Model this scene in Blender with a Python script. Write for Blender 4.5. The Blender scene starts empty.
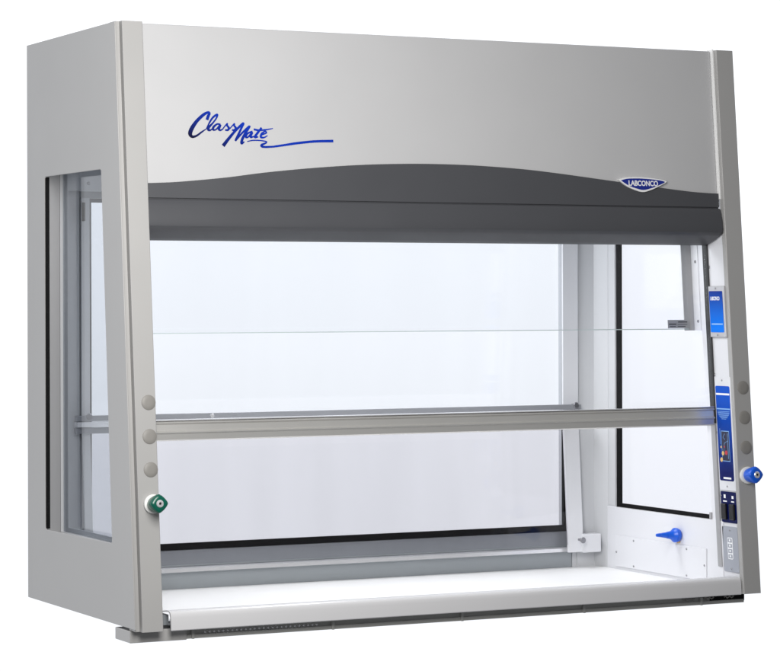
import bpy, bmesh, math
from mathutils import Vector, Matrix

SC = bpy.context.scene
COL = SC.collection

# ---------------------------------------------------------------- camera
RES = (1024, 881)
cam_d = bpy.data.cameras.new("camera")
cam = bpy.data.objects.new("camera", cam_d)
COL.objects.link(cam)
SC.camera = cam
yaw, roll = 0.4669, -0.0026
fw = Vector((math.sin(yaw), math.cos(yaw), 0))
rt0 = Vector((math.cos(yaw), -math.sin(yaw), 0))
up0 = Vector((0, 0, 1))
rt = rt0 * math.cos(roll) + up0 * math.sin(roll)
up = -rt0 * math.sin(roll) + up0 * math.cos(roll)
m = Matrix((rt, up, -fw)).transposed().to_4x4()
m.translation = Vector((-2.2558, -5.8525, 0.7947))
cam.matrix_world = m
cam_d.sensor_fit = 'HORIZONTAL'
cam_d.sensor_width = 36.0
cam_d.lens = 36.0 * 2576.3764 / 780.0
cam_d.shift_x = 0.0
cam_d.shift_y = -(335.5 - 301.7575) / 780.0
cam_d.clip_start = 0.05
cam_d.clip_end = 200.0
SC.render.resolution_x, SC.render.resolution_y = RES

# ---------------------------------------------------------------- white studio surround
WORLD_BACK, WORLD_FRONT = 1.10, 0.16
world = bpy.data.worlds.new("World")
SC.world = world
world.use_nodes = True
nt = world.node_tree
nt.nodes.clear()
out = nt.nodes.new("ShaderNodeOutputWorld")
bg = nt.nodes.new("ShaderNodeBackground")
tc = nt.nodes.new("ShaderNodeTexCoord")
sx = nt.nodes.new("ShaderNodeSeparateXYZ")
mr = nt.nodes.new("ShaderNodeMapRange")
mr.interpolation_type = 'SMOOTHSTEP'
nt.links.new(tc.outputs["Generated"], sx.inputs[0])
nt.links.new(sx.outputs["Y"], mr.inputs["Value"])
mr.inputs["From Min"].default_value = -0.50
mr.inputs["From Max"].default_value = 0.62
mr.inputs["To Min"].default_value = WORLD_FRONT
mr.inputs["To Max"].default_value = WORLD_BACK
bg.inputs["Color"].default_value = (0.945, 0.963, 1.0, 1)
mz = nt.nodes.new("ShaderNodeMapRange")
mz.interpolation_type = 'SMOOTHSTEP'
nt.links.new(sx.outputs["Z"], mz.inputs["Value"])
mz.inputs["From Min"].default_value = -0.11
mz.inputs["From Max"].default_value = 0.05
mz.inputs["To Min"].default_value = 0.99
mz.inputs["To Max"].default_value = 1.20
mul = nt.nodes.new("ShaderNodeMath")
mul.operation = 'MULTIPLY'
nt.links.new(mr.outputs["Result"], mul.inputs[0])
nt.links.new(mz.outputs["Result"], mul.inputs[1])
nt.links.new(mul.outputs[0], bg.inputs["Strength"])
nt.links.new(bg.outputs[0], out.inputs[0])


def area_lamp(name, loc, target, sx_, sy_, power, col=(1, 1, 1)):
    d = bpy.data.lights.new(name, 'AREA')
    d.shape = 'RECTANGLE'
    d.size, d.size_y = sx_, sy_
    d.energy = power
    d.color = col
    o = bpy.data.objects.new(name, d)
    COL.objects.link(o)
    o.location = loc
    dr = Vector(target) - Vector(loc)
    o.rotation_euler = dr.to_track_quat('-Z', 'Y').to_euler()
    return o


area_lamp("key_softbox", (-0.38, -1.70, 1.40), (0.45, 0.1, 0.95), 0.75, 1.3, 54, (1.0, 0.985, 0.96))
area_lamp("chamber_fill_light", (1.02, 0.58, 1.33), (1.22, 0.46, 0.0), 0.8, 0.22, 14.5, (0.96, 0.975, 1.0))  # unseen lamp added inside the chamber to whiten the work surface

SC.view_settings.view_transform = 'Standard'
SC.view_settings.look = 'None'
SC.view_settings.exposure = 0.0
SC.view_settings.gamma = 1.0
SC.view_settings.use_curve_mapping = False
SC.cycles.max_bounces = 12
SC.cycles.transparent_max_bounces = 24
SC.cycles.transmission_bounces = 12

# ---------------------------------------------------------------- dimensions (metres)
W, D, H = 1.8288, 0.798, 1.489
K = 0.0870                 # the front leans back by this much per metre of height
XL, XR = 0.071, 1.770      # inner edges of the two front posts
WL, WR = 0.064, 1.772      # inner faces of the side walls


# ---------------------------------------------------------------- materials
def mat(name, col, rough=0.4, metal=0.0, spec=0.5, grain=0.0, gscale=900, bump=0.0, bscale=500, aniso=0.0, coat=0.0):
    mt = bpy.data.materials.new(name)
    mt.use_nodes = True
    n = mt.node_tree.nodes
    l = mt.node_tree.links
    b = n["Principled BSDF"]
    b.inputs["Base Color"].default_value = (*col, 1)
    b.inputs["Roughness"].default_value = rough
    b.inputs["Metallic"].default_value = metal
    b.inputs["Specular IOR Level"].default_value = spec
    b.inputs["Coat Weight"].default_value = coat
    t = n.new("ShaderNodeTexCoord")
    if grain > 0:
        nz = n.new("ShaderNodeTexNoise")
        nz.inputs["Scale"].default_value = gscale
        nz.inputs["Detail"].default_value = 3
        l.new(t.outputs["Object"], nz.inputs["Vector"])
        nz2 = n.new("ShaderNodeTexNoise")
        nz2.inputs["Scale"].default_value = 6
        nz2.inputs["Detail"].default_value = 4
        l.new(t.outputs["Object"], nz2.inputs["Vector"])
        ad = n.new("ShaderNodeMath")
        ad.operation = 'ADD'
        l.new(nz.outputs["Fac"], ad.inputs[0])
        l.new(nz2.outputs["Fac"], ad.inputs[1])
        mx = n.new("ShaderNodeMapRange")
        mx.inputs["From Min"].default_value = 0.6
        mx.inputs["From Max"].default_value = 1.4
        mx.inputs["To Min"].default_value = 1 - grain
        mx.inputs["To Max"].default_value = 1 + grain
        l.new(ad.outputs[0], mx.inputs["Value"])
        hv = n.new("ShaderNodeHueSaturation")
        hv.inputs["Color"].default_value = (*col, 1)
        l.new(mx.outputs["Result"], hv.inputs["Value"])
        l.new(hv.outputs["Color"], b.inputs["Base Color"])
        rr = n.new("ShaderNodeMapRange")
        rr.inputs["To Min"].default_value = rough * 0.85
        rr.inputs["To Max"].default_value = min(1, rough * 1.15)
        l.new(nz2.outputs["Fac"], rr.inputs["Value"])
        l.new(rr.outputs["Result"], b.inputs["Roughness"])
    if bump > 0:
        nb = n.new("ShaderNodeTexNoise")
        nb.inputs["Scale"].default_value = bscale
        nb.inputs["Detail"].default_value = 2
        l.new(t.outputs["Object"], nb.inputs["Vector"])
        bp = n.new("ShaderNodeBump")
        bp.inputs["Strength"].default_value = bump
        bp.inputs["Distance"].default_value = 0.001
        l.new(nb.outputs["Fac"], bp.inputs["Height"])
        l.new(bp.outputs["Normal"], b.inputs["Normal"])
    return mt


def glass(name, tint, gloss=1.0, glare_streaks=0.0):
    """Clear sheet: tinted transmission plus a Schlick reflection (per face)."""
    mt = bpy.data.materials.new(name)
    mt.use_nodes = True
    n = mt.node_tree.nodes
    l = mt.node_tree.links
    n.clear()
    o = n.new("ShaderNodeOutputMaterial")
    mixs = n.new("ShaderNodeMixShader")
    tr = n.new("ShaderNodeBsdfTransparent")
    tr.inputs["Color"].default_value = (*[c ** 0.5 for c in tint], 1)
    if glare_streaks:
        # faint upright streaks in the tint, painting in reflections
        ft = n.new("ShaderNodeTexCoord")
        fm = n.new("ShaderNodeMapping")
        fm.inputs["Scale"].default_value = (9, 1, 0.7)
        fn = n.new("ShaderNodeTexNoise")
        fn.inputs["Scale"].default_value = 1.0
        fn.inputs["Detail"].default_value = 5
        fr = n.new("ShaderNodeMapRange")
        fr.inputs["From Min"].default_value = 0.3
        fr.inputs["From Max"].default_value = 0.7
        fr.inputs["To Min"].default_value = 1 - glare_streaks
        fx = n.new("ShaderNodeHueSaturation")
        fx.inputs["Color"].default_value = tr.inputs["Color"].default_value
        l.new(ft.outputs["Object"], fm.inputs["Vector"])
        l.new(fm.outputs["Vector"], fn.inputs["Vector"])
        l.new(fn.outputs["Fac"], fr.inputs["Value"])
        l.new(fr.outputs["Result"], fx.inputs["Value"])
        l.new(fx.outputs["Color"], tr.inputs["Color"])
    gl = n.new("ShaderNodeBsdfGlossy")
    gl.inputs["Roughness"].default_value = 0.02
    g = n.new("ShaderNodeNewGeometry")
    dot = n.new("ShaderNodeVectorMath")
    dot.operation = 'DOT_PRODUCT'
    l.new(g.outputs["Normal"], dot.inputs[0])
    l.new(g.outputs["Incoming"], dot.inputs[1])

    def math_(op, a, bval=None, bsock=None):
        q = n.new("ShaderNodeMath")
        q.operation = op
        if isinstance(a, float):
            q.inputs[0].default_value = a
        else:
            l.new(a, q.inputs[0])
        if bsock is not None:
            l.new(bsock, q.inputs[1])
        elif bval is not None:
            q.inputs[1].default_value = bval
        return q.outputs[0]
    c = math_('ABSOLUTE', dot.outputs["Value"])
    c = math_('SUBTRACT', 1.0, bsock=c)
    c = math_('POWER', c, 5.0)
    c = math_('MULTIPLY', c, 0.96 * gloss)
    c = math_('ADD', c, 0.04 * gloss)
    l.new(c, mixs.inputs[0])
    l.new(tr.outputs[0], mixs.inputs[1])
    l.new(gl.outputs[0], mixs.inputs[2])
    l.new(mixs.outputs[0], o.inputs[0])
    return mt


def ramp_mat(name, axis, lo, hi, c0, c1, rough=0.35, spec=0.5, diag=False):
    """Printed layer whose ink runs from one colour to another (the print itself)."""
    mt = mat(name, c0, rough, spec=spec)
    n = mt.node_tree.nodes
    l = mt.node_tree.links
    t = n.new("ShaderNodeTexCoord")
    s = n.new("ShaderNodeSeparateXYZ")
    l.new(t.outputs["Object"], s.inputs[0])
    r = n.new("ShaderNodeMapRange")
    r.inputs["From Min"].default_value = lo
    r.inputs["From Max"].default_value = hi
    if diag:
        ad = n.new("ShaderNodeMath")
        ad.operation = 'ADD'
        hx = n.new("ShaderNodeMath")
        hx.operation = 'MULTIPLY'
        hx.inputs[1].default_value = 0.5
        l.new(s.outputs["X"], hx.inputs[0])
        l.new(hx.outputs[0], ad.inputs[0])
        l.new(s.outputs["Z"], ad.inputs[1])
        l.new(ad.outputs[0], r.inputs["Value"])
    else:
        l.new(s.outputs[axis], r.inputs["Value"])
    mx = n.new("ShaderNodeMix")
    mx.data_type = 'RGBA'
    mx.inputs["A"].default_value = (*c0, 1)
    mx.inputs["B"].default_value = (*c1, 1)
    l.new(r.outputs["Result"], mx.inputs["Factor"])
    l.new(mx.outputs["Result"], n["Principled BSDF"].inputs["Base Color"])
    return mt


PAINT = mat("grey_powder_coat", (0.398, 0.394, 0.388), 0.42, grain=0.022, bump=0.06)
SILVER = mat("silver_header_paint", (0.525, 0.526, 0.535), 0.36, grain=0.022, bump=0.05, spec=0.5)
LINER = mat("white_liner", (0.735, 0.742, 0.775), 0.35, grain=0.012, bump=0.03)
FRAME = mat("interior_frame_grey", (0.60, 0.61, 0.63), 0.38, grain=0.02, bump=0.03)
SILL = mat("anodised_sill", (0.32, 0.345, 0.365), 0.38, metal=0.35, grain=0.03)
DARK = mat("charcoal_plastic", (0.068, 0.070, 0.078), 0.48, grain=0.03, bump=0.08, bscale=900)
BLACK = mat("black_gasket_rubber", (0.003, 0.003, 0.0035), 0.6, spec=0.15)
TRACK = mat("dark_track", (0.035, 0.036, 0.038), 0.45, metal=0.2)
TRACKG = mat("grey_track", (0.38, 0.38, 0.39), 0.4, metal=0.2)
ALU = mat("brushed_aluminium", (0.72, 0.71, 0.685), 0.30, metal=0.65, grain=0.02, gscale=300)
ALUB = mat("bright_aluminium", (0.85, 0.85, 0.87), 0.25, metal=0.6)
RAILG = mat("baffle_rail_grey", (0.36, 0.37, 0.40), 0.35, metal=0.3)
WHITE = mat("white_resin_top", (0.91, 0.91, 0.91), 0.45, grain=0.01)
AIRF = mat("airfoil_paint", (0.66, 0.658, 0.672), 0.24, grain=0.012)
CAPM = mat("grey_plug_plastic", (0.25, 0.24, 0.225), 0.5)
WPL = mat("white_plastic", (0.82, 0.82, 0.80), 0.35)
GREEN = mat("green_knob_plastic", (0.001, 0.095, 0.062), 0.25)
BLUE = mat("blue_knob_plastic", (0.001, 0.10, 0.66), 0.32)
INKW = mat("white_print", (0.92, 0.93, 0.95), 0.35)
INKC = mat("pale_blue_print", (0.25, 0.48, 0.85), 0.4)
EMBL = mat("emblem_blue_enamel", (0.006, 0.022, 0.27), 0.25, coat=0.5)
EMBR = mat("emblem_white_rim", (0.90, 0.90, 0.90), 0.22)
NAVY = mat("navy_panel_film", (0.003, 0.007, 0.075), 0.4, spec=0.15)
NAVYD = mat("dark_diagram_print", (0.006, 0.008, 0.045), 0.35)
BLKP = mat("black_rocker_plastic", (0.008, 0.008, 0.009), 0.3)
OUTG = mat("grey_outlet_plate", (0.36, 0.38, 0.43), 0.42, metal=0.1)
PLFR = mat("satin_plate_frame", (0.50, 0.50, 0.52), 0.35, metal=0.3)
SCREW = mat("steel_screw", (0.30, 0.30, 0.32), 0.3, metal=0.9)
BASEM = mat("base_frame_paint", (0.36, 0.36, 0.345), 0.45, grain=0.02)
YEL = mat("yellow_print", (0.75, 0.50, 0.18), 0.4)
RED = mat("red_print", (0.55, 0.03, 0.05), 0.4)
EDGE = mat("glass_edge", (0.55, 0.64, 0.65), 0.15)
GLASS_BACK = glass("rear_glass", (0.91, 0.922, 0.942), 0.6, glare_streaks=0.012)
GLASS_BAFF = glass("baffle_glass", (0.815, 0.802, 0.825), 0.5, glare_streaks=0.022)
GLASS_SASH = glass("sash_glass", (0.985, 0.99, 0.995), 0.6)
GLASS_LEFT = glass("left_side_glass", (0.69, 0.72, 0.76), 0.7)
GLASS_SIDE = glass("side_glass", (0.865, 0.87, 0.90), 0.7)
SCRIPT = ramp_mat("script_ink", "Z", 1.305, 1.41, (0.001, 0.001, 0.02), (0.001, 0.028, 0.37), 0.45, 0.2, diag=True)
LBL1 = ramp_mat("placard_print", "Z", 0.825, 0.72, (0.001, 0.022, 0.25), (0.001, 0.19, 0.86), 0.4, 0.12)
LBL2 = ramp_mat("strip_print", "Z", 0.32, 0.54, (0.002, 0.008, 0.11), (0.002, 0.085, 0.56), 0.4, 0.12)


# ---------------------------------------------------------------- mesh helpers
def lean(p):
    return Vector((p[0], p[1] + K * p[2], p[2]))


class MB:
    def __init__(self):
        self.bm = bmesh.new()

    def loft(self, loops, cap=True, mi=0, closed=True):
        bm = self.bm
        vs = [[bm.verts.new(p) for p in lp] for lp in loops]
        n = len(vs[0])
        for a, b in zip(vs, vs[1:]):
            for i in range(n if closed else n - 1):
                j = (i + 1) % n
                f = bm.faces.new((a[i], a[j], b[j], b[i]))
                f.material_index = mi
        if cap:
            bm.faces.new(list(reversed(vs[0]))).material_index = mi
            bm.faces.new(vs[-1]).material_index = mi
        return self

    def box(self, x0, x1, y0, y1, z0, z1, ln=False, mi=0):
        f = lean if ln else Vector
        lo = [f((x0, y0, z0)), f((x1, y0, z0)), f((x1, y1, z0)), f((x0, y1, z0))]
        hi = [f((x0, y0, z1)), f((x1, y0, z1)), f((x1, y1, z1)), f((x0, y1, z1))]
        return self.loft([lo, hi], mi=mi)

    def prism_x(self, prof, x0, x1, ln=False, mi=0):
        """prof: list of (y, z); extruded along x."""
        f = lean if ln else Vector
        return self.loft([[f((x0, y, z)) for y, z in prof], [f((x1, y, z)) for y, z in prof]], mi=mi)

    def prism_z(self, prof, z0, z1, ln=False, mi=0):
        """prof: list of (x, y); extruded along z."""
        f = lean if ln else Vector
        return self.loft([[f((x, y, z0)) for x, y in prof], [f((x, y, z1)) for x, y in prof]], mi=mi)

    def plate(self, outer, hole, a0, a1, fn):
        """Plate with a hole.  outer: 4 points, hole: 4 corners each a list of points
        (same order).  fn(u, v, a) -> 3D."""
        bm = self.bm
        n = 4
        O = [[bm.verts.new(fn(u, v, a)) for u, v in outer] for a in (a0, a1)]
        Hh = [[[bm.verts.new(fn(u, v, a)) for u, v in c] for c in hole] for a in (a0, a1)]
        for s in (0, 1):
            for i in range(n):
                j = (i + 1) % n
                c, d = Hh[s][i], Hh[s][j]
                bm.faces.new((O[s][i], O[s][j], d[0], c[-1]))
                for p, q in zip(c, c[1:]):
                    bm.faces.new((O[s][i], q, p))
        for i in range(n):
            j = (i + 1) % n
            bm.faces.new((O[0][i], O[0][j], O[1][j], O[1][i]))
        f0 = [v for c in Hh[0] for v in c]
        f1 = [v for c in Hh[1] for v in c]
        for i in range(len(f0)):
            j = (i + 1) % len(f0)
            bm.faces.new((f0[i], f0[j], f1[j], f1[i]))
        return self

    def lathe(self, origin, axis, prof, n=32, ref=(0, 0, 1), mi=0):
        """prof: (r, t) along axis; starts and ends capped."""
        a = Vector(axis).normalized()
        u = Vector(ref) - a * a.dot(Vector(ref))
        u.normalize()
        w = a.cross(u)
        o = Vector(origin)
        loops = []
        for r, t in prof:
            loops.append([o + a * t + (u * math.cos(2 * math.pi * i / n) + w * math.sin(2 * math.pi * i / n)) * r for i in range(n)])
        return self.loft(loops, mi=mi)

    def tube(self, pts, r, n=10, mi=0):
        pts = [Vector(p) for p in pts]
        loops = []
        for i, p in enumerate(pts):
            t = (pts[min(i + 1, len(pts) - 1)] - pts[max(i - 1, 0)]).normalized()
            ref = Vector((0, 0, 1)) if abs(t.z) < 0.9 else Vector((1, 0, 0))
            u = (ref - t * t.dot(ref)).normalized()
            w = t.cross(u)
            loops.append([p + (u * math.cos(2 * math.pi * k / n) + w * math.sin(2 * math.pi * k / n)) * r for k in range(n)])
        return self.loft(loops, mi=mi)

    def build(self, name, mats, parent=None, bevel=0.0, seg=2, smooth=35, label=None):
        bmesh.ops.recalc_face_normals(self.bm, faces=self.bm.faces)
        me = bpy.data.meshes.new(name)
        self.bm.to_mesh(me)
        self.bm.free()
        if not isinstance(mats, (list, tuple)):
            mats = [mats]
        for mm in mats:
            me.materials.append(mm)
        for p in me.polygons:
            p.use_smooth = True
        me.set_sharp_from_angle(angle=math.radians(smooth))
        o = bpy.data.objects.new(name, me)
        COL.objects.link(o)
        if parent is not None:
            o.parent = parent
            if parent.type == 'EMPTY':
                o.matrix_parent_inverse = Matrix.Translation(-parent.location)
        if bevel > 0:
            bv = o.modifiers.new("bevel", 'BEVEL')
            bv.width = bevel
            bv.segments = seg
            bv.limit_method = 'ANGLE'
            bv.angle_limit = math.radians(40)
            bv.harden_normals = True
        if label:
            o["label"] = label
        return o


def screw(loc, axis, r, parent, name='screw', m_=None):
    return MB().lathe(loc, axis, [(r, 0), (r, r * 0.25), (r * 0.75, r * 0.55), (r * 0.3, r * 0.6)], 14,
                      ref=(0, 0, 1) if abs(axis[2]) < .9 else (1, 0, 0)).build(name, m_ or SCREW, parent)


def arc(cx, cy, r, a0, a1, n=6):
    return [(cx + r * math.cos(math.radians(a0 + (a1 - a0) * i / n)), cy + r * math.sin(math.radians(a0 + (a1 - a0) * i / n))) for i in range(n + 1)]


def round_corner(prev, p, nxt, r, n=5):
    p, a, b = Vector(p), Vector(prev), Vector(nxt)
    d0, d1 = (a - p).normalized(), (b - p).normalized()
    s, e = p + d0 * r, p + d1 * r
    o = []
    for i in range(n + 1):
        t = i / n
        q = s * (1 - t) ** 2 + p * 2 * t * (1 - t) + e * t * t
        o.append((q.x, q.y))
    return o


def rounded(poly, r):
    n = len(poly)
    return [round_corner(poly[i - 1], poly[i], poly[(i + 1) % n], r) for i in range(n)]


# front-plane frame: n points out of the sloping front, v runs up it
NF = Vector((0, -1, K)).normalized()
VF = Vector((0, K, 1)).normalized()


def front(x, z, off=0.0):
    return Vector((x, K * z + off, z))


# ================================================================ the hood
hood = bpy.data.objects.new("fume_hood", None)
COL.objects.link(hood)
hood.location = (W / 2, D / 2, -0.036)
hood["label"] = "grey and white laboratory fume hood with charcoal front band, clear raised sash and glass sides"
hood["category"] = "fume hood"

# ---------------- side panels (outer sheets) and inner walls
yz = lambda x0: (lambda u, v, a: Vector((a, u, v)))
outer_l = [(0.000, 0.0), (D, 0.0), (D, H), (K * H, H)]
hole_l = [(0.1555, 0.1985), (0.654, 0.1935), (0.654, 1.128), (0.227, 1.128)]
side_l = MB().plate(outer_l, rounded(hole_l, 0.010), 0.0, 0.004, yz(0)).build("side_panel", PAINT, hood, 0.0016)
side_r = MB().plate(outer_l, rounded([(0.1555, 0.165), (0.745, 0.165), (0.745, 1.128), (0.227, 1.128)], 0.010), W - 0.004, W, yz(0)).build("side_panel", PAINT, hood, 0.0016)

hole_i = [(0.150, 0.186), (0.657, 0.186), (0.657, 1.165), (0.238, 1.165)]
outer_i = [(0.012, -0.0), (0.700, -0.0), (0.700, 1.45), (0.012 + K * 1.45, 1.45)]
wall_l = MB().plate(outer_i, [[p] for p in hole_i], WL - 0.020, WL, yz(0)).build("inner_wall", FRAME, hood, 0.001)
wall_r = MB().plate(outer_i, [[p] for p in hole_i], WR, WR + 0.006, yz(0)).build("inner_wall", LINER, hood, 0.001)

for sgn, wl, par, nm in ((1, WL, wall_l, 'l'), (-1, WR, wall_r, 'r')):
    def sx_(d):
        return wl - sgn * d          # d metres into the wall, away from the chamber
    # black rubber gasket lining the window opening
    g_u = [(0.158, 0.1865), (0.6565, 0.1865), (0.6565, 1.1645), (0.255, 1.1645), (0.250, 1.152), (0.632, 1.152), (0.632, 0.1985), (0.158, 0.1985)]
    a0, a1 = sorted((sx_(0.003), sx_(0.008)))
    MB().loft([[Vector((a0, u, v)) for u, v in g_u], [Vector((a1, u, v)) for u, v in g_u]]).build(
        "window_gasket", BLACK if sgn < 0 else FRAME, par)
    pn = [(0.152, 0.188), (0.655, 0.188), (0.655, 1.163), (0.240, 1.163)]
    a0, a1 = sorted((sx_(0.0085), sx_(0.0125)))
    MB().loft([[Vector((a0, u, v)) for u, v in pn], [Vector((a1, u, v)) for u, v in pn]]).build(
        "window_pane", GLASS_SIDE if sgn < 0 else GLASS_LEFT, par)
# aluminium frame strip standing behind the right gasket
MB().box(WR - 0.0015, WR + 0.001, 0.657, 0.695, 0.19, 1.10).build("window_frame_strip", FRAME, wall_r)
MB().box(WR - 0.004, WR + 0.001, 0.148, 0.157, 0.188, 0.206).build("gasket_end_clip", TRACKG, wall_r)
# black edge seal on the left outer window opening
MB().box(0.0014, 0.0125, 0.6515, 0.6545, 0.1965, 1.127).build("window_gasket", BLACK, side_l)
# jamb between outer sheet and inner wall
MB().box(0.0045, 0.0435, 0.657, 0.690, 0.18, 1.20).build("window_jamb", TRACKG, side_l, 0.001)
MB().box(0.0045, 0.0435, 0.27, 0.690, 1.168, 1.19).build("window_head", PAINT, side_l, 0.001)
MB().box(0.0045, 0.0435, 0.17, 0.690, 0.160, 0.186).build("window_sill", PAINT, side_l, 0.001)

# lower liner of the right wall
MB().box(WR - 0.003, WR + 0.001, 0.090, 0.700, 0.0, 0.186).build("lower_liner", LINER, wall_r, 0.001)
acc = MB().box(WR - 0.0065, WR - 0.003, 0.170, 0.652, 0.012, 0.1035).build("access_cover", LINER, hood, 0.0012)
for y_, z_ in ((0.643, 0.0545), (0.548, 0.0945), (0.268, 0.0945), (0.178, 0.056), (0.548, 0.020), (0.268, 0.020)):
    screw((WR - 0.0065, y_, z_), (-1, 0, 0), 0.0032, acc)

# ---------------- rear corner posts
cR = [(1.7715, 0.697), (1.753, 0.745), (1.753, 0.748), (1.6935, 0.748), (1.6935, 0.790), (1.7715, 0.790)]
MB().prism_z(cR, 0.0, 1.20).build("rear_corner_post", FRAME, hood, 0.001)
cL = [(0.0645, 0.697), (0.078, 0.742), (0.078, 0.748), (0.131, 0.748), (0.131, 0.790), (0.0645, 0.790)]
MB().prism_z(cL, 0.0, 1.20).build("rear_corner_post", FRAME, hood, 0.001)

# ---------------- back wall: sill, glass, gasket, upper panel
back = MB()
back.box(0.131, 1.700, 0.760, D, 1.078, H - 0.004)
back.box(0.0205, W - 0.0205, 0.7905, D, 1.20, H - 0.004)
bk = back.build("back_wall", FRAME, hood, 0.001)
MB().box(0.1335, 0.162, 0.757, 0.780, 0.112, 1.078).build("back_window_stile", FRAME, bk, 0.001)
MB().box(1.649, 1.6995, 0.757, 0.780, 0.112, 1.078).build("back_window_stile", FRAME, bk, 0.001)
# gasket ring
MB().plate([(0.156, 0.1125), (1.6545, 0.1125), (1.6545, 1.077), (0.156, 1.077)],
           [[(0.164, 0.1305)], [(1.6455, 0.1305)], [(1.6455, 1.066)], [(0.164, 1.066)]],
           0.7450, 0.7565, lambda u, v, a: Vector((u, a, v))).build("back_window_gasket", BLACK, bk)
MB().box(0.159, 1.650, 0.7580, 0.7625, 0.122, 1.074).build("back_window_pane", GLASS_BACK, bk)
sill = MB().box(0.1315, 1.693, 0.7485, 0.790, 0.0655, 0.1120).build("back_sill", SILL, hood, 0.001)
MB().prism_x([(0.730, 0.0525), (0.7475, 0.0525), (0.7475, 0.0655), (0.737, 0.0655), (0.731, 0.0625)], 0.131, 1.700).build("sill_lip", ALUB, sill)
MB().box(0.131, 1.677, 0.752, 0.790, 0.0, 0.0655 - 0.003).build("lower_kick_panel", SILL, sill, 0.001)
MB().box(1.6785, 1.7, 0.752, 0.790, 0.0, 0.0655 - 0.003).build("kick_panel_end", FRAME, sill, 0.001)

# ---------------- rear baffle: support bars, cross rail, clear panels, thumb screws
def baffle_bracket(x0, x1, foot):
    b = MB()
    b.box(x0, x1, 0.738, 0.7465, 0.470, 1.078)
    pr = [(0.738, 0.470), (0.7465, 0.470), (0.716, 0.052), (0.708, 0.052)]
    b.prism_x(pr, x0, x1)
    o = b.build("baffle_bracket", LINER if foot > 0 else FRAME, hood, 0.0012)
    cx = (x0 + x1) / 2 + (0.004 if foot > 0 else 0)
    for y_, z_ in ((0.738, 0.487), (0.700, 0.090)):
        MB().lathe((cx, y_, z_), (0, -1, 0), [(0.0035, 0), (0.0035, 0.010), (0.0055, 0.012), (0.0090, 0.026), (0.0075, 0.0275), (0.003, 0.028)], 20,
                   ).build("thumb_screw", SCREW, o)
    return o


bR = baffle_bracket(1.640, 1.6925, 1)
bL = baffle_bracket(0.1335, 0.157, -1)
# foot blocks that hold the slanted bars off the corner
MB().box(1.686, 1.748, 0.700, 0.742, 0.050, 0.1045).build("bracket_foot", LINER, bR, 0.003)
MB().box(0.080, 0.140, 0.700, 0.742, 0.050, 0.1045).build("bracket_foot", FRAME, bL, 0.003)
# head brackets seen through the left window
hb = MB().box(0.0645, 0.30, 0.700, 0.7365, 1.095, 1.20).build("head_bracket", FRAME, bL, 0.001)
for x_ in (0.14, 0.185, 0.23):
    screw((x_, 0.700, 1.115), (0, -1, 0), 0.005, bL, 'bolt')
MB().box(0.1345, 0.1415, 0.730, 0.7375, 1.015, 1.065).build("bracket_slot", BLACK, bL)

rl = MB()
rl.box(0.110, 1.690, 0.716, 0.730, 0.4745, 0.4895)
rl.box(0.110, 1.690, 0.722, 0.736, 0.4405, 0.457)
rail_b = rl.build("baffle_rail", RAILG, hood, 0.001)
MB().prism_x([(0.704, 0.459), (0.734, 0.458), (0.734, 0.4735), (0.712, 0.4725)], 0.110, 1.690).build("rail_ledge", ALUB, rail_b)
for x_ in (0.505,):
    screw((x_, 0.716, 0.481), (0, -1, 0), 0.006, rail_b, m_=ALUB)
baf = MB()
baf.box(0.158, 1.639, 0.7385, 0.7425, 0.4905, 1.076)
baf.build("upper_baffle_panel", GLASS_SASH, hood)
MB().prism_x([(0.7365, 0.440), (0.7405, 0.440), (0.7125, 0.075), (0.7085, 0.075)], 0.158, 1.639).build("lower_baffle_panel", GLASS_BAFF, hood)

# ---------------- ceiling and roof
MB().box(0.0205, W - 0.0205, 0.150, D - 0.008, H - 0.006, H - 0.001).build("roof_panel", PAINT, hood)

# ---------------- front posts
PZ0, PZ1 = -0.006, H + 0.002
pl = [(0.0165, -0.0085), (XL - 0.0015, -0.0085), (XL, -0.007), (XL, 0.052), (0.0050, 0.052), (0.0050, 0.0115), (0.0165, 0.0115)]
postL = MB().prism_z(pl, PZ0, PZ1, ln=True).build("front_post", PAINT, hood, 0.0012, smooth=18)
pr_ = [(XR, -0.007), (XR + 0.0015, -0.0085), (W - 0.004, -0.0085), (W - 0.0025, -0.006), (W - 0.0025, -0.001), (W - 0.021, -0.001), (W - 0.021, 0.010), (XR, 0.010)]
postR = MB().prism_z(pr_, PZ0, PZ1, ln=True).build("front_post", PAINT, hood, 0.0010, smooth=18)
# inner return of the right post above the band
MB().prism_z([(XR, 0.0105), (XR + 0.030, 0.0105), (XR + 0.030, 0.03), (XR, 0.03)], 0.95, PZ1 - 0.004, ln=True).build("post_return", LINER, postR)


def plug(x, z, par):
    p = front(x, z, -0.0085)
    MB().lathe(p, NF, [(0.0185, -0.001), (0.0185, 0.001), (0.0165, 0.0024), (0.008, 0.0030), (0.002, 0.0031)], 36, ref=VF).build("plug_cap", CAPM, par)


for z in (0.5500, 0.4670, 0.3865):
    plug(0.0520, z, postL)
for z in (0.5560, 0.4740, 0.3920):
    plug(1.8010, z, postR)


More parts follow.
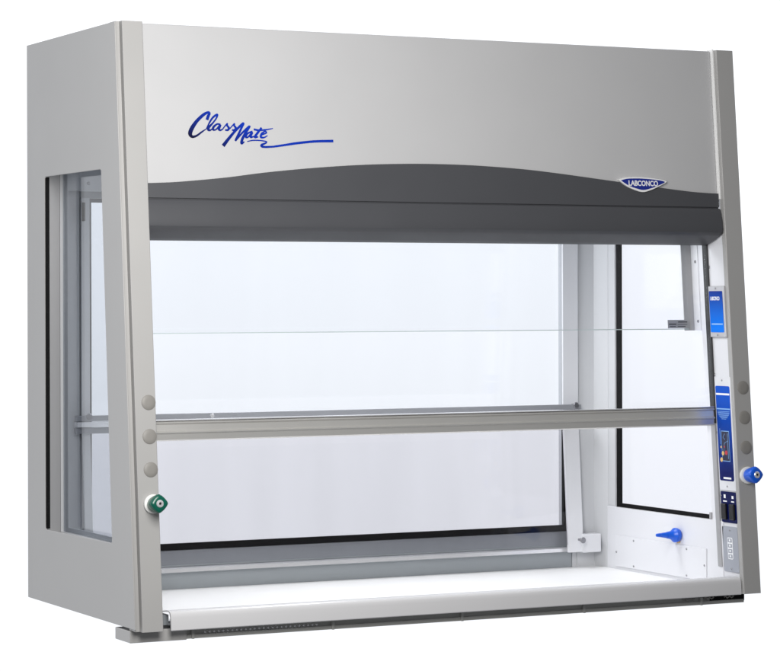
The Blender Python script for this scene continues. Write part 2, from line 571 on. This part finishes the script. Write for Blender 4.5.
def knob(x, z, body_mat, lab):
    p = front(x, z, -0.0085)
    u = Vector((1, 0, 0))
    v = VF

    def ring(shape, t):
        return [p + NF * (t * 0.92) + u * a * 0.92 + v * b * 0.92 for a, b in shape]
    root = MB().lathe(p, NF, [(0.0225, 0), (0.0235, 0.003), (0.0235, 0.008), (0.021, 0.010), (0.014, 0.0105)], 40, ref=VF).build(
        "service_knob", WPL, hood, label=lab)
    N = 48

    def sq(r_round, r_pt, mix, n=N):
        o = []
        for i in range(n):
            a = 2 * math.pi * i / n
            e = 1.35
            rd = (abs(math.cos(a)) ** e + abs(math.sin(a)) ** e) ** (-1 / e)
            r = r_round * (1 - mix) + r_pt * rd * mix
            o.append((r * math.cos(a), r * math.sin(a)))
        return o
    hd = MB()
    hd.loft([ring(sq(0.0165, 0.0, 0.0), 0.009), ring(sq(0.0195, 0.0215, 0.15), 0.013), ring(sq(0.0205, 0.0245, 0.45), 0.022),
             ring(sq(0.021, 0.0255, 0.9), 0.040), ring(sq(0.021, 0.0250, 1.0), 0.050), ring(sq(0.021, 0.0225, 1.0), 0.0535), ring(sq(0.012, 0.015, 0.9), 0.0545)])
    hd.build("knob_handle", body_mat, root, smooth=50)
    MB().lathe(p + NF * 0.0498, NF, [(0.0092, 0), (0.0092, 0.0015), (0.0075, 0.003), (0.0040, 0.0034), (0.0036, 0.0015), (0.0005, 0.0012)], 28, ref=VF).build("index_button", ALUB, root)
    MB().lathe(p + NF * 0.0512, NF, [(0.0030, 0), (0.0030, 0.0012), (0.0010, 0.0015)], 16, ref=VF).build("index_mark", BLKP, root)
    return root


knob(0.0530, 0.3030, GREEN, "green faceted service knob on white collar")
knob(1.7975, 0.3160, BLUE, "blue faceted service knob on white collar")

# ---------------- header panel and charcoal band
HZ0 = 1.078
MB().prism_z([(XL + 0.001, 0.012), (1.7640, 0.012), (1.7640, 0.026), (XL + 0.001, 0.026)], HZ0, H, ln=True).build("header_panel", SILVER, hood, 0.0035, 3)

ARC = [(0.0725, 1.0898), (0.10, 1.0908), (0.15, 1.0937), (0.2174, 1.1), (0.2991, 1.1091), (0.3818, 1.1207), (0.4655, 1.1303), (0.5501, 1.1386), (0.65, 1.1465), (0.7511, 1.1517), (0.8683, 1.1545), (1.0021, 1.1532), (1.1381, 1.1469), (1.2299, 1.1396), (1.3228, 1.1305), (1.4483, 1.1175), (1.5758, 1.1045), (1.6728, 1.0955), (1.73, 1.0925), (1.7642, 1.0917)]


def catmull(pts, sub):
    o = []
    n = len(pts)
    for i in range(n - 1):
        p0, p1, p2, p3 = (Vector(pts[max(i - 1, 0)]), Vector(pts[i]), Vector(pts[i + 1]), Vector(pts[min(i + 2, n - 1)]))
        for k in range(sub):
            t = k / sub
            o.append(0.5 * ((2 * p1) + (p2 - p0) * t + (2 * p0 - 5 * p1 + 4 * p2 - p3) * t * t + (3 * p1 - p0 - 3 * p2 + p3) * t ** 3))
    o.append(Vector(pts[-1]))
    return o


AS = catmull(ARC, 4)
LEDGE = 1.0555
band = MB()
bot = [(p.x, LEDGE - 0.002) for p in reversed(AS)]
poly = [(p.x, p.y) for p in AS] + bot
nA = len(AS)
bm = band.bm
fr_ = [bm.verts.new(front(x, z, 0.0065)) for x, z in poly]
bk_ = [bm.verts.new(front(x, z, 0.0118)) for x, z in poly]
for i in range(nA - 1):
    bm.faces.new((fr_[i], fr_[i + 1], fr_[2 * nA - 2 - i], fr_[2 * nA - 1 - i]))
    bm.faces.new((bk_[i + 1], bk_[i], bk_[2 * nA - 1 - i], bk_[2 * nA - 2 - i]))
for i in range(2 * nA):
    j = (i + 1) % (2 * nA)
    bm.faces.new((fr_[i], bk_[i], bk_[j], fr_[j]))
# lower, deeper moulding with a rounded lower nose (profile in y offset, z)
prof = [(0.0122, 1.077), (0.0122, LEDGE - 0.0055), (0.0050, LEDGE - 0.0060), (0.0040, LEDGE - 0.0072), (0.0005, 1.035), (-0.0030, 1.015), (-0.0045, 0.992), (-0.0025, 0.984), (0.004, 0.9775), (0.013, 0.973), (0.034, 0.965), (0.060, 0.956), (0.082, 0.9495), (0.088, 0.9505), (0.088, 0.975), (0.030, 0.985), (0.0185, 1.0), (0.0185, 1.077)]
band.prism_x(prof, XL + 0.0015, XR - 0.0050, ln=True)
bando = band.build("front_band", DARK, hood, 0.0010, smooth=30)

MB().prism_z([(1.7646, 0.003), (1.7694, 0.003), (1.7694, 0.030), (1.7646, 0.030)], LEDGE + 0.02, H + 0.004, ln=True).build("lit_return_strip", EMBR, hood, 0.0006)  # added white strip, paints the right post's inner return as brightly lit

# emblem
emb_pts = [(1.4375, 1.1237), (1.4591, 1.1302), (1.4948, 1.1322), (1.5305, 1.1312), (1.5662, 1.1278), (1.5860, 1.1245), (1.5918, 1.1200), (1.5699, 1.1089), (1.5405, 1.0972), (1.5139, 1.0912), (1.488, 1.0969), (1.4625, 1.107)]
ep = catmull(emb_pts + [emb_pts[0]], 4)[:-1]
ec = Vector((1.5147, 1.1135))


def flat_piece(name, poly, off0, off1, mt, par, bevel=0.0):
    b = MB()
    b.loft([[front(x, z, off1) for x, z in poly], [front(x, z, off0) for x, z in poly]])
    return b.build(name, mt, par, bevel)


emb = flat_piece("emblem", [(p.x, p.y) for p in ep], 0.0005, 0.012, EMBR, hood, 0.0008)


flat_piece("emblem_field", [(ec.x + (p.x - ec.x) * 0.905, ec.y + 0.0006 + (p.y - ec.y) * 0.76) for p in ep], -0.0006, 0.0010, EMBL, emb)


def text_piece(s, name, cx, cz, width, height, mt, par, place, bold=0.0, shear=0.0, depth=0.0006):
    cu = bpy.data.curves.new(name, 'FONT')
    cu.body = s
    cu.align_x = 'CENTER'
    cu.align_y = 'CENTER'
    cu.size = 1.0
    cu.offset = bold
    cu.shear = shear
    cu.extrude = 0.02
    cu.resolution_u = 4
    t = bpy.data.objects.new(name + "_tmp", cu)
    COL.objects.link(t)
    dg = bpy.context.evaluated_depsgraph_get()
    me = bpy.data.meshes.new_from_object(t.evaluated_get(dg))
    bpy.data.objects.remove(t)
    xs = [v.co.x for v in me.vertices]
    ys = [v.co.y for v in me.vertices]
    x0, x1, y0, y1 = min(xs), max(xs), min(ys), max(ys)
    for v in me.vertices:
        a = ((v.co.x - x0) / (x1 - x0) - 0.5) * width + cx
        b = ((v.co.y - y0) / (y1 - y0) - 0.5) * height + cz
        v.co = place(a, b, depth if v.co.z > 0 else 0.0)
    me.name = name
    me.materials.clear()
    me.materials.append(mt)
    o = bpy.data.objects.new(name, me)
    COL.objects.link(o)
    o.parent = par
    if par.type == 'EMPTY':
        o.matrix_parent_inverse = Matrix.Translation(-par.location)
    return o


text_piece("LABCONCO", "lettering", 1.5155, 1.1152, 0.094, 0.0150, INKW, emb, lambda a, b, d: front(a, b, -0.0007 - d), bold=0.028)

# script lettering on the header
LOGO = [
    [(0.2426, 1.2518, 0.0066), (0.2461, 1.2608, 0.0066), (0.2499, 1.2687, 0.0057), (0.2454, 1.2708, 0.0053), (0.2327, 1.2639, 0.0066), (0.2147, 1.2477, 0.0075), (0.2011, 1.2296, 0.0091), (0.1957, 1.2158, 0.0091), (0.2014, 1.2084, 0.006), (0.2133, 1.2114, 0.0044), (0.2275, 1.2212, 0.0035), (0.24, 1.2291, 0.0019)],
    [(0.24, 1.2291, 0.0019), (0.2493, 1.2455, 0.0038), (0.2594, 1.2588, 0.0044), (0.271, 1.2661, 0.0047), (0.268, 1.2566, 0.0035), (0.2571, 1.2433, 0.0038), (0.2468, 1.2333, 0.0057), (0.2455, 1.2275, 0.0063), (0.2503, 1.226, 0.0038), (0.2574, 1.2307, 0.0022)],
    [(0.2791, 1.241, 0.0038), (0.2701, 1.2421, 0.0038), (0.2602, 1.235, 0.005), (0.2582, 1.228, 0.005), (0.266, 1.2282, 0.0031), (0.2784, 1.2404, 0.0044), (0.274, 1.2301, 0.006), (0.2785, 1.2268, 0.0038), (0.2862, 1.2309, 0.0022)],
    [(0.2846, 1.2305, 0.0024), (0.2972, 1.2440, 0.0032), (0.2968, 1.2395, 0.0044), (0.3012, 1.2335, 0.0050), (0.2985, 1.2280, 0.0046), (0.2910, 1.2278, 0.0036)],
    [(0.3030, 1.2305, 0.0022), (0.3165, 1.2442, 0.0032), (0.3160, 1.2398, 0.0044), (0.3202, 1.2340, 0.0050), (0.3172, 1.2285, 0.0046), (0.3096, 1.2280, 0.0036)],
    [(0.284, 1.1874, 0.0080), (0.2994, 1.2056, 0.0066), (0.3192, 1.2268, 0.0053), (0.341, 1.2458, 0.0053), (0.3368, 1.2359, 0.0049), (0.3272, 1.2181, 0.0049), (0.3181, 1.2017, 0.0042), (0.3269, 1.2107, 0.0038), (0.3428, 1.2267, 0.0042), (0.3587, 1.2392, 0.0045), (0.3452, 1.2199, 0.0057), (0.3368, 1.2051, 0.006), (0.3347, 1.1953, 0.0057), (0.3423, 1.1994, 0.0026)],
    [(0.366, 1.2264, 0.0038), (0.3531, 1.2211, 0.0038), (0.3468, 1.2122, 0.0049), (0.3527, 1.2113, 0.0034), (0.3651, 1.2238, 0.0045), (0.3597, 1.2119, 0.0049), (0.3704, 1.2138, 0.0026)],
    [(0.3915, 1.2363, 0.0045), (0.3781, 1.2208, 0.0053), (0.3722, 1.2119, 0.0053), (0.3812, 1.2129, 0.0026)],
    [(0.3697, 1.2317, 0.0045), (0.3827, 1.2297, 0.0042), (0.402, 1.2313, 0.0034), (0.4228, 1.2354, 0.0017)],
    [(0.3886, 1.2172, 0.0026), (0.4038, 1.2235, 0.0034), (0.4007, 1.2273, 0.003), (0.3913, 1.2212, 0.0045), (0.3884, 1.2127, 0.0049), (0.3969, 1.2115, 0.0034), (0.4069, 1.2167, 0.0019)],
    [(0.3502, 1.2002, 0.0019), (0.3668, 1.2035, 0.0026), (0.388, 1.2035, 0.0026), (0.4028, 1.2013, 0.0028), (0.4016, 1.1978, 0.0034), (0.3901, 1.1928, 0.0049), (0.39, 1.1889, 0.0049), (0.4001, 1.1875, 0.0045), (0.4215, 1.1889, 0.0042), (0.4275, 1.1897, 0.0044), (0.4577, 1.1945, 0.0048), (0.4881, 1.1994, 0.0053), (0.5388, 1.2053, 0.0053), (0.591, 1.2076, 0.0057)],
]
scr = MB()
for si, st in enumerate(LOGO):
    c = catmull([(a, b, w) for a, b, w in st], 7)
    loops = []
    base = 0.0116 - 0.00005 * si
    for i, p in enumerate(c):
        q0, q1 = c[max(i - 1, 0)], c[min(i + 1, len(c) - 1)]
        t = Vector((q1.x - q0.x, q1.y - q0.y))
        t = t.normalized() if t.length > 1e-9 else Vector((1, 0))
        nr = Vector((-t.y, t.x))
        h = max(p.z * 1.18, 0.0013) / 2
        a = (p.x + nr.x * h, p.y + nr.y * h)
        b = (p.x - nr.x * h, p.y - nr.y * h)
        o0 = base - 0.000003 * i
        loops.append([front(a[0], a[1], o0 + 0.0010), front(a[0], a[1], o0), front(b[0], b[1], o0), front(b[0], b[1], o0 + 0.0010)])
    scr.loft(loops)
scr.build("script_lettering", SCRIPT, hood, smooth=60)

# ---------------- sash, upper pane, tracks
SO = 0.085
tR = MB()
tR.prism_z([(WR - 0.006, SO + 0.002), (WR - 0.0005, SO + 0.002), (WR - 0.0005, SO + 0.022), (WR - 0.006, SO + 0.022)], 0.060, 0.455, ln=True)
sash_track = tR.build("sash_track", TRACKG, hood, 0.001)
MB().prism_z([(WR - 0.006, SO - 0.001), (WR - 0.0005, SO - 0.001), (WR - 0.0005, SO + 0.021), (WR - 0.006, SO + 0.021)], 0.456, 1.40, ln=True).build("sash_track", TRACK, hood, 0.001)
MB().prism_z([(WL + 0.0005, SO), (WL + 0.006, SO), (WL + 0.006, SO + 0.02), (WL + 0.0005, SO + 0.02)], 0.060, 1.40, ln=True).build("sash_track", TRACKG, hood, 0.001)

rp = [(SO + 0.012, 0.4985), (SO + 0.002, 0.4985), (SO - 0.004, 0.4960), (SO - 0.005, 0.4935), (SO + 0.001, 0.4905), (SO + 0.0, 0.4745), (SO - 0.006, 0.4725), (SO - 0.006, 0.4695), (SO - 0.0005, 0.4675), (SO + 0.001, 0.4525), (SO + 0.005, 0.4490), (SO + 0.012, 0.4490)]
sash = MB().prism_x(rp, WL + 0.008, WR - 0.008, ln=True).build("sash_handle_rail", ALU, hood, 0.0006, label="aluminium rail along the bottom of the raised sash")
MB().prism_x([(SO + 0.012, 0.4985), (SO - 0.003, 0.4995), (SO - 0.003, 0.5015), (SO + 0.012, 0.5015)], WL + 0.008, WR - 0.008, ln=True).build("rail_top_lip", ALUB, sash)
pane = MB()
pane.prism_z([(WL + 0.008, SO + 0.004), (WR - 0.008, SO + 0.004), (WR - 0.008, SO + 0.009), (WL + 0.008, SO + 0.009)], 0.5016, 1.25, ln=True)
pane.build("sash_pane", GLASS_SASH, sash)

# upper fixed pane with bright lower edge, carried by an angle on the wall
UO = 0.155
up_ = MB()
up_.prism_z([(WL + 0.002, UO), (1.742, UO), (1.742, UO + 0.005), (WL + 0.002, UO + 0.005)], 0.7175, 1.30, ln=True)
upo = up_.build("upper_pane", GLASS_SASH, hood)
MB().prism_z([(WL + 0.002, UO), (1.742, UO), (1.742, UO + 0.005), (WL + 0.002, UO + 0.005)], 0.7150, 0.7173, ln=True).build("pane_edge", EDGE, upo)
MB().prism_z([(1.672, UO - 0.001), (1.740, UO - 0.001), (1.740, UO - 0.0002), (1.672, UO - 0.0002)], 0.7185, 0.742, ln=True).build("pane_sticker", TRACKG, upo)
stk = bpy.data.objects["pane_sticker"]
for i, (a, b, z0, z1) in enumerate(((1.676, 1.700, 0.7285, 0.7315), (1.706, 1.7365, 0.7345, 0.7375), (1.704, 1.736, 0.7285, 0.7300), (1.678, 1.698, 0.7225, 0.7245), (1.704, 1.730, 0.7225, 0.7245))):
    MB().prism_z([(a, UO - 0.0014), (b, UO - 0.0014), (b, UO - 0.0011), (a, UO - 0.0011)], z0, z1, ln=True).build("sticker_line", TRACK, stk)

ang = MB()
ang.prism_z([(1.736, 0.167), (WR - 0.0005, 0.167), (WR - 0.0005, 0.170), (1.736, 0.170)], 0.712, 1.30, ln=True)
ango = ang.build("pane_bracket", TRACKG, hood, 0.0006)
MB().prism_z([(WR - 0.0035, 0.135), (WR - 0.0005, 0.135), (WR - 0.0005, 0.1668), (WR - 0.0035, 0.1668)], 0.712, 1.30, ln=True).build("bracket_flange", LINER, ango)
for z_ in (0.738, 0.905):
    screw((WR - 0.0035, 0.146 + K * z_, z_), (-1, 0, 0), 0.0042, ango)

# ---------------- placards, switches and outlet on the right inner wall
LINE_X = WR - 0.0005


def wall_quad(name, o0, o1, z0, z1, t0, t1, mt, par, bevel=0.0, rc=0.0):
    """Plate on the right wall; o = offset behind the sloping front, t = height off wall."""
    p = [(o0, z0), (o1, z0), (o1, z1), (o0, z1)]
    if rc:
        p = [q for c in rounded(p, rc) for q in c]
    return MB().loft([[lean((WR - t0, a, b)) for a, b in p], [lean((WR - t1, a, b)) for a, b in p]]).build(name, mt, par, bevel)


wp = lambda t: (lambda a, b, d: lean((WR - t - d, 0.083 - a, b)))     # a runs left to right as read
pl1 = wall_quad("placard", 0.006, 0.0825, 0.694, 0.836, 0.0, 0.008, PLFR, hood, 0.002)
wall_quad("placard_face", 0.0135, 0.0785, 0.7075, 0.822, 0.008, 0.0088, LBL1, pl1, rc=0.004)
text_piece("LABCONCO", "lettering", 0.0335, 0.8015, 0.044, 0.0105, INKW, pl1, wp(0.0088), bold=0.02)
wall_quad("print_line", 0.018, 0.072, 0.7285, 0.7325, 0.0088, 0.0090, INKC, pl1)
for z_ in (0.829, 0.7005):
    screw(lean((WR - 0.008, 0.046, z_)), (-1, 0, 0), 0.003, pl1)

pl2 = wall_quad("instruction_strip", 0.0045, 0.0825, 0.272, 0.585, 0.0, 0.003, LINER, hood, 0.001)
wall_quad("strip_face", 0.0100, 0.0785, 0.2985, 0.5595, 0.003, 0.0036, LBL2, pl2, rc=0.006)
wall_quad("print_line", 0.0115, 0.0765, 0.5345, 0.5395, 0.0036, 0.0038, INKW, pl2)
wall_quad("print_line", 0.0115, 0.0765, 0.4945, 0.4980, 0.0036, 0.0038, INKC, pl2)
for i in range(7):
    zz = 0.4885 - 0.0034 * i
    e = 0.0005 * i * i
    wall_quad("print_line", 0.0150 + e, 0.0730 - e, zz, zz + 0.0013, 0.0036, 0.0038, INKC, pl2)
wall_quad("diagram", 0.0230, 0.0610, 0.3520, 0.4360, 0.0036, 0.0038, INKC, pl2)
wall_quad("diagram_field", 0.0246, 0.0594, 0.3540, 0.4340, 0.0038, 0.0040, NAVYD, pl2)
for nm, mt, o, z0, r in (("diagram_spot", YEL, 0.0560, 0.374, 0.0060), ("diagram_spot", YEL, 0.0645, 0.356, 0.0062), ("diagram_spot", RED, 0.0400, 0.376, 0.0062), ("diagram_spot", YEL, 0.0640, 0.391, 0.0035), ("diagram_spot", RED, 0.0480, 0.392, 0.0030)):
    MB().lathe(lean((WR - 0.0040, o, z0)), (-1, 0, 0), [(r, 0), (r, 0.0003), (r * .5, 0.0004)], 16).build(nm, mt, pl2)
for pts in ([(0.030, 0.430), (0.030, 0.409), (0.047, 0.402), (0.051, 0.380)], [(0.030, 0.409), (0.030, 0.360)], [(0.044, 0.428), (0.052, 0.418), (0.044, 0.412)], [(0.066, 0.442), (0.066, 0.398)]):
    MB().tube([lean((WR - 0.0041, a, b)) for a, b in pts], 0.0008, 6).build("diagram_line", INKC, pl2)
wall_quad("print_line", 0.0230, 0.0600, 0.3035, 0.3085, 0.0036, 0.0038, INKW, pl2)
for z_ in (0.575, 0.2835):
    screw(lean((WR - 0.003, 0.045, z_)), (-1, 0, 0), 0.0026, pl2)

pl3 = wall_quad("switch_plate", 0.0065, 0.0805, 0.1835, 0.2690, 0.0, 0.003, NAVY, hood, 0.001, rc=0.004)
for o0 in (0.012, 0.050):
    sw = wall_quad("rocker_switch", o0, o0 + 0.022, 0.1925, 0.2360, 0.003, 0.011, BLKP, pl3, 0.0025)
for o0, z0, a, b in ((0.018, 0.2505, 0.009, 0.008), (0.056, 0.2505, 0.009, 0.010), (0.016, 0.2405, 0.014, 0.0035), (0.051, 0.2405, 0.018, 0.0035), (0.036, 0.224, 0.005, 0.005), (0.036, 0.197, 0.005, 0.004)):
    wall_quad("switch_mark", o0, o0 + a, z0, z0 + b, 0.003, 0.0033, INKW, pl3)
screw(lean((WR - 0.003, 0.0790, 0.2560)), (-1, 0, 0), 0.003, pl3)

pl4 = wall_quad("outlet_plate", 0.0080, 0.0820, 0.0490, 0.1735, 0.0, 0.003, OUTG, hood, 0.001, rc=0.005)
wall_quad("socket_outline", 0.034, 0.058, 0.084, 0.143, 0.003, 0.0034, INKW, pl4, rc=0.004)
for zz in (0.0865, 0.1010, 0.1155, 0.1300):
    s_ = wall_quad("socket_face", 0.0365, 0.0555, zz, zz + 0.0110, 0.0034, 0.0040, OUTG, pl4, rc=0.002)
    wall_quad("socket_slot", 0.043, 0.049, zz + 0.003, zz + 0.0085, 0.0040, 0.0043, INKW, pl4)
for z_ in (0.163, 0.058):
    screw(lean((WR - 0.003, 0.045, z_)), (-1, 0, 0), 0.0026, pl4)
for y_, z_ in ((0.1600, 0.889), (0.1340, 0.589)):
    screw((WR, y_, z_), (-1, 0, 0), 0.0042, wall_r)
screw((WR, 0.122, 0.43), (-1, 0, 0), 0.0035, wall_r)

# ---------------- hose spout on the right wall
sp = MB().lathe((WR - 0.003, 0.310, 0.1300), (-1, 0, 0.04), [(0.0125, 0), (0.0180, 0.004), (0.0205, 0.010), (0.0205, 0.018), (0.0165, 0.023), (0.0125, 0.027), (0.0110, 0.034), (0.0095, 0.042)], 28).build(
    "hose_spout", BLUE, hood, label="blue serrated hose spout on the right inner wall")
pf = []
for i in range(6):
    t = 0.038 + i * 0.0065
    r = 0.0095 - i * 0.00085
    pf += [(r, t), (r * 0.86, t + 0.0062)]
pf += [(0.0035, 0.078), (0.002, 0.0785)]
MB().lathe((WR - 0.003, 0.310, 0.1300), (-1, 0, 0.04), pf, 20).build("serrated_tip", BLUE, sp)
MB().lathe((WR - 0.0032, 0.310, 0.1120), (-1, 0, 0), [(0.0045, 0), (0.0045, 0.007), (0.002, 0.0075)], 14).build("spout_stop", YEL, sp)

# ---------------- work surface, airfoil and base
MB().box(WL + 0.001, WR - 0.0065, 0.105, 0.7515, -0.010, 0.004).build("work_surface", WHITE, hood, 0.001)

AX0, AX1 = 0.0945, XR - 0.003
ap = [(0.108, 0.0285), (0.060, 0.0365), (0.036, 0.0395), (0.022, 0.0402), (0.013, 0.0392), (0.007, 0.0362), (0.0035, 0.0315), (0.0020, 0.024), (0.0005, 0.008), (-0.0005, -0.0055), (0.0012, -0.0075), (0.004, -0.0065), (0.0055, 0.008), (0.0075, 0.0255), (0.0125, 0.0350), (0.022, 0.0378), (0.060, 0.0343), (0.108, 0.0265)]
airf = MB().prism_x(ap, AX0, AX1).build("airfoil", AIRF, hood, smooth=40)
MB().box(XL - 0.001, 0.108, 0.050, 0.110, 0.001, 0.027).build("airfoil_bracket", SILL, airf, 0.001)
MB().box(XR - 0.028, XR + 0.0005, 0.050, 0.110, 0.001, 0.027).build("airfoil_bracket", SILL, airf, 0.001)

ba = MB()
ba.box(0.150, 1.700, 0.040, 0.048, -0.0335, -0.0105)
ba.box(0.150, 1.800, 0.036, 0.0395, -0.0340, -0.0245)
ba.box(0.20, 1.63, 0.0485, 0.70, -0.0290, -0.0105)
base = ba.build("base_frame", BASEM, hood, 0.0006)
MB().box(0.0005, 0.150, 0.0345, 0.1370, -0.0360, -0.0065).build("base_foot", PAINT, base, 0.002)
MB().box(1.690, 1.8030, 0.0375, 0.1370, -0.0300, -0.0065).build("base_foot", BLACK, base, 0.002)
MB().box(0.076, 1.765, 0.0492, 0.104, -0.0100, 0.0005).build("under_airfoil_shelf", TRACK, base)
for x_ in (0.1655, 0.5478, 0.9188, 1.2875, 1.6588):
    MB().box(x_ - 0.0035, x_ + 0.0035, 0.031, 0.0395, -0.0345, -0.0120).build("base_clip", BASEM, base, 0.0012)
dots = MB()
for i in range(26):
    x_ = 0.200 + i * 0.0122
    dots.lathe((x_, 0.0400, -0.0205), (0, -1, 0), [(0.0030, 0), (0.0030, 0.0010), (0.0016, 0.0022)], 10)
dots.build("lit_dot_strip", ALUB, base)  # bright studs stand in for light showing through a row of holes
for x0, x1 in ((1.60, 1.640), (1.668, 1.700), (1.735, 1.765)):
    MB().tube([(x0 + (x1 - x0) * t / 6, 0.0365 + 0.002 * math.sin(t * 1.7), -0.0165 + 0.003 * math.sin(t * 2.3)) for t in range(7)], 0.0022, 8).build("cable_tail", CAPM, base)
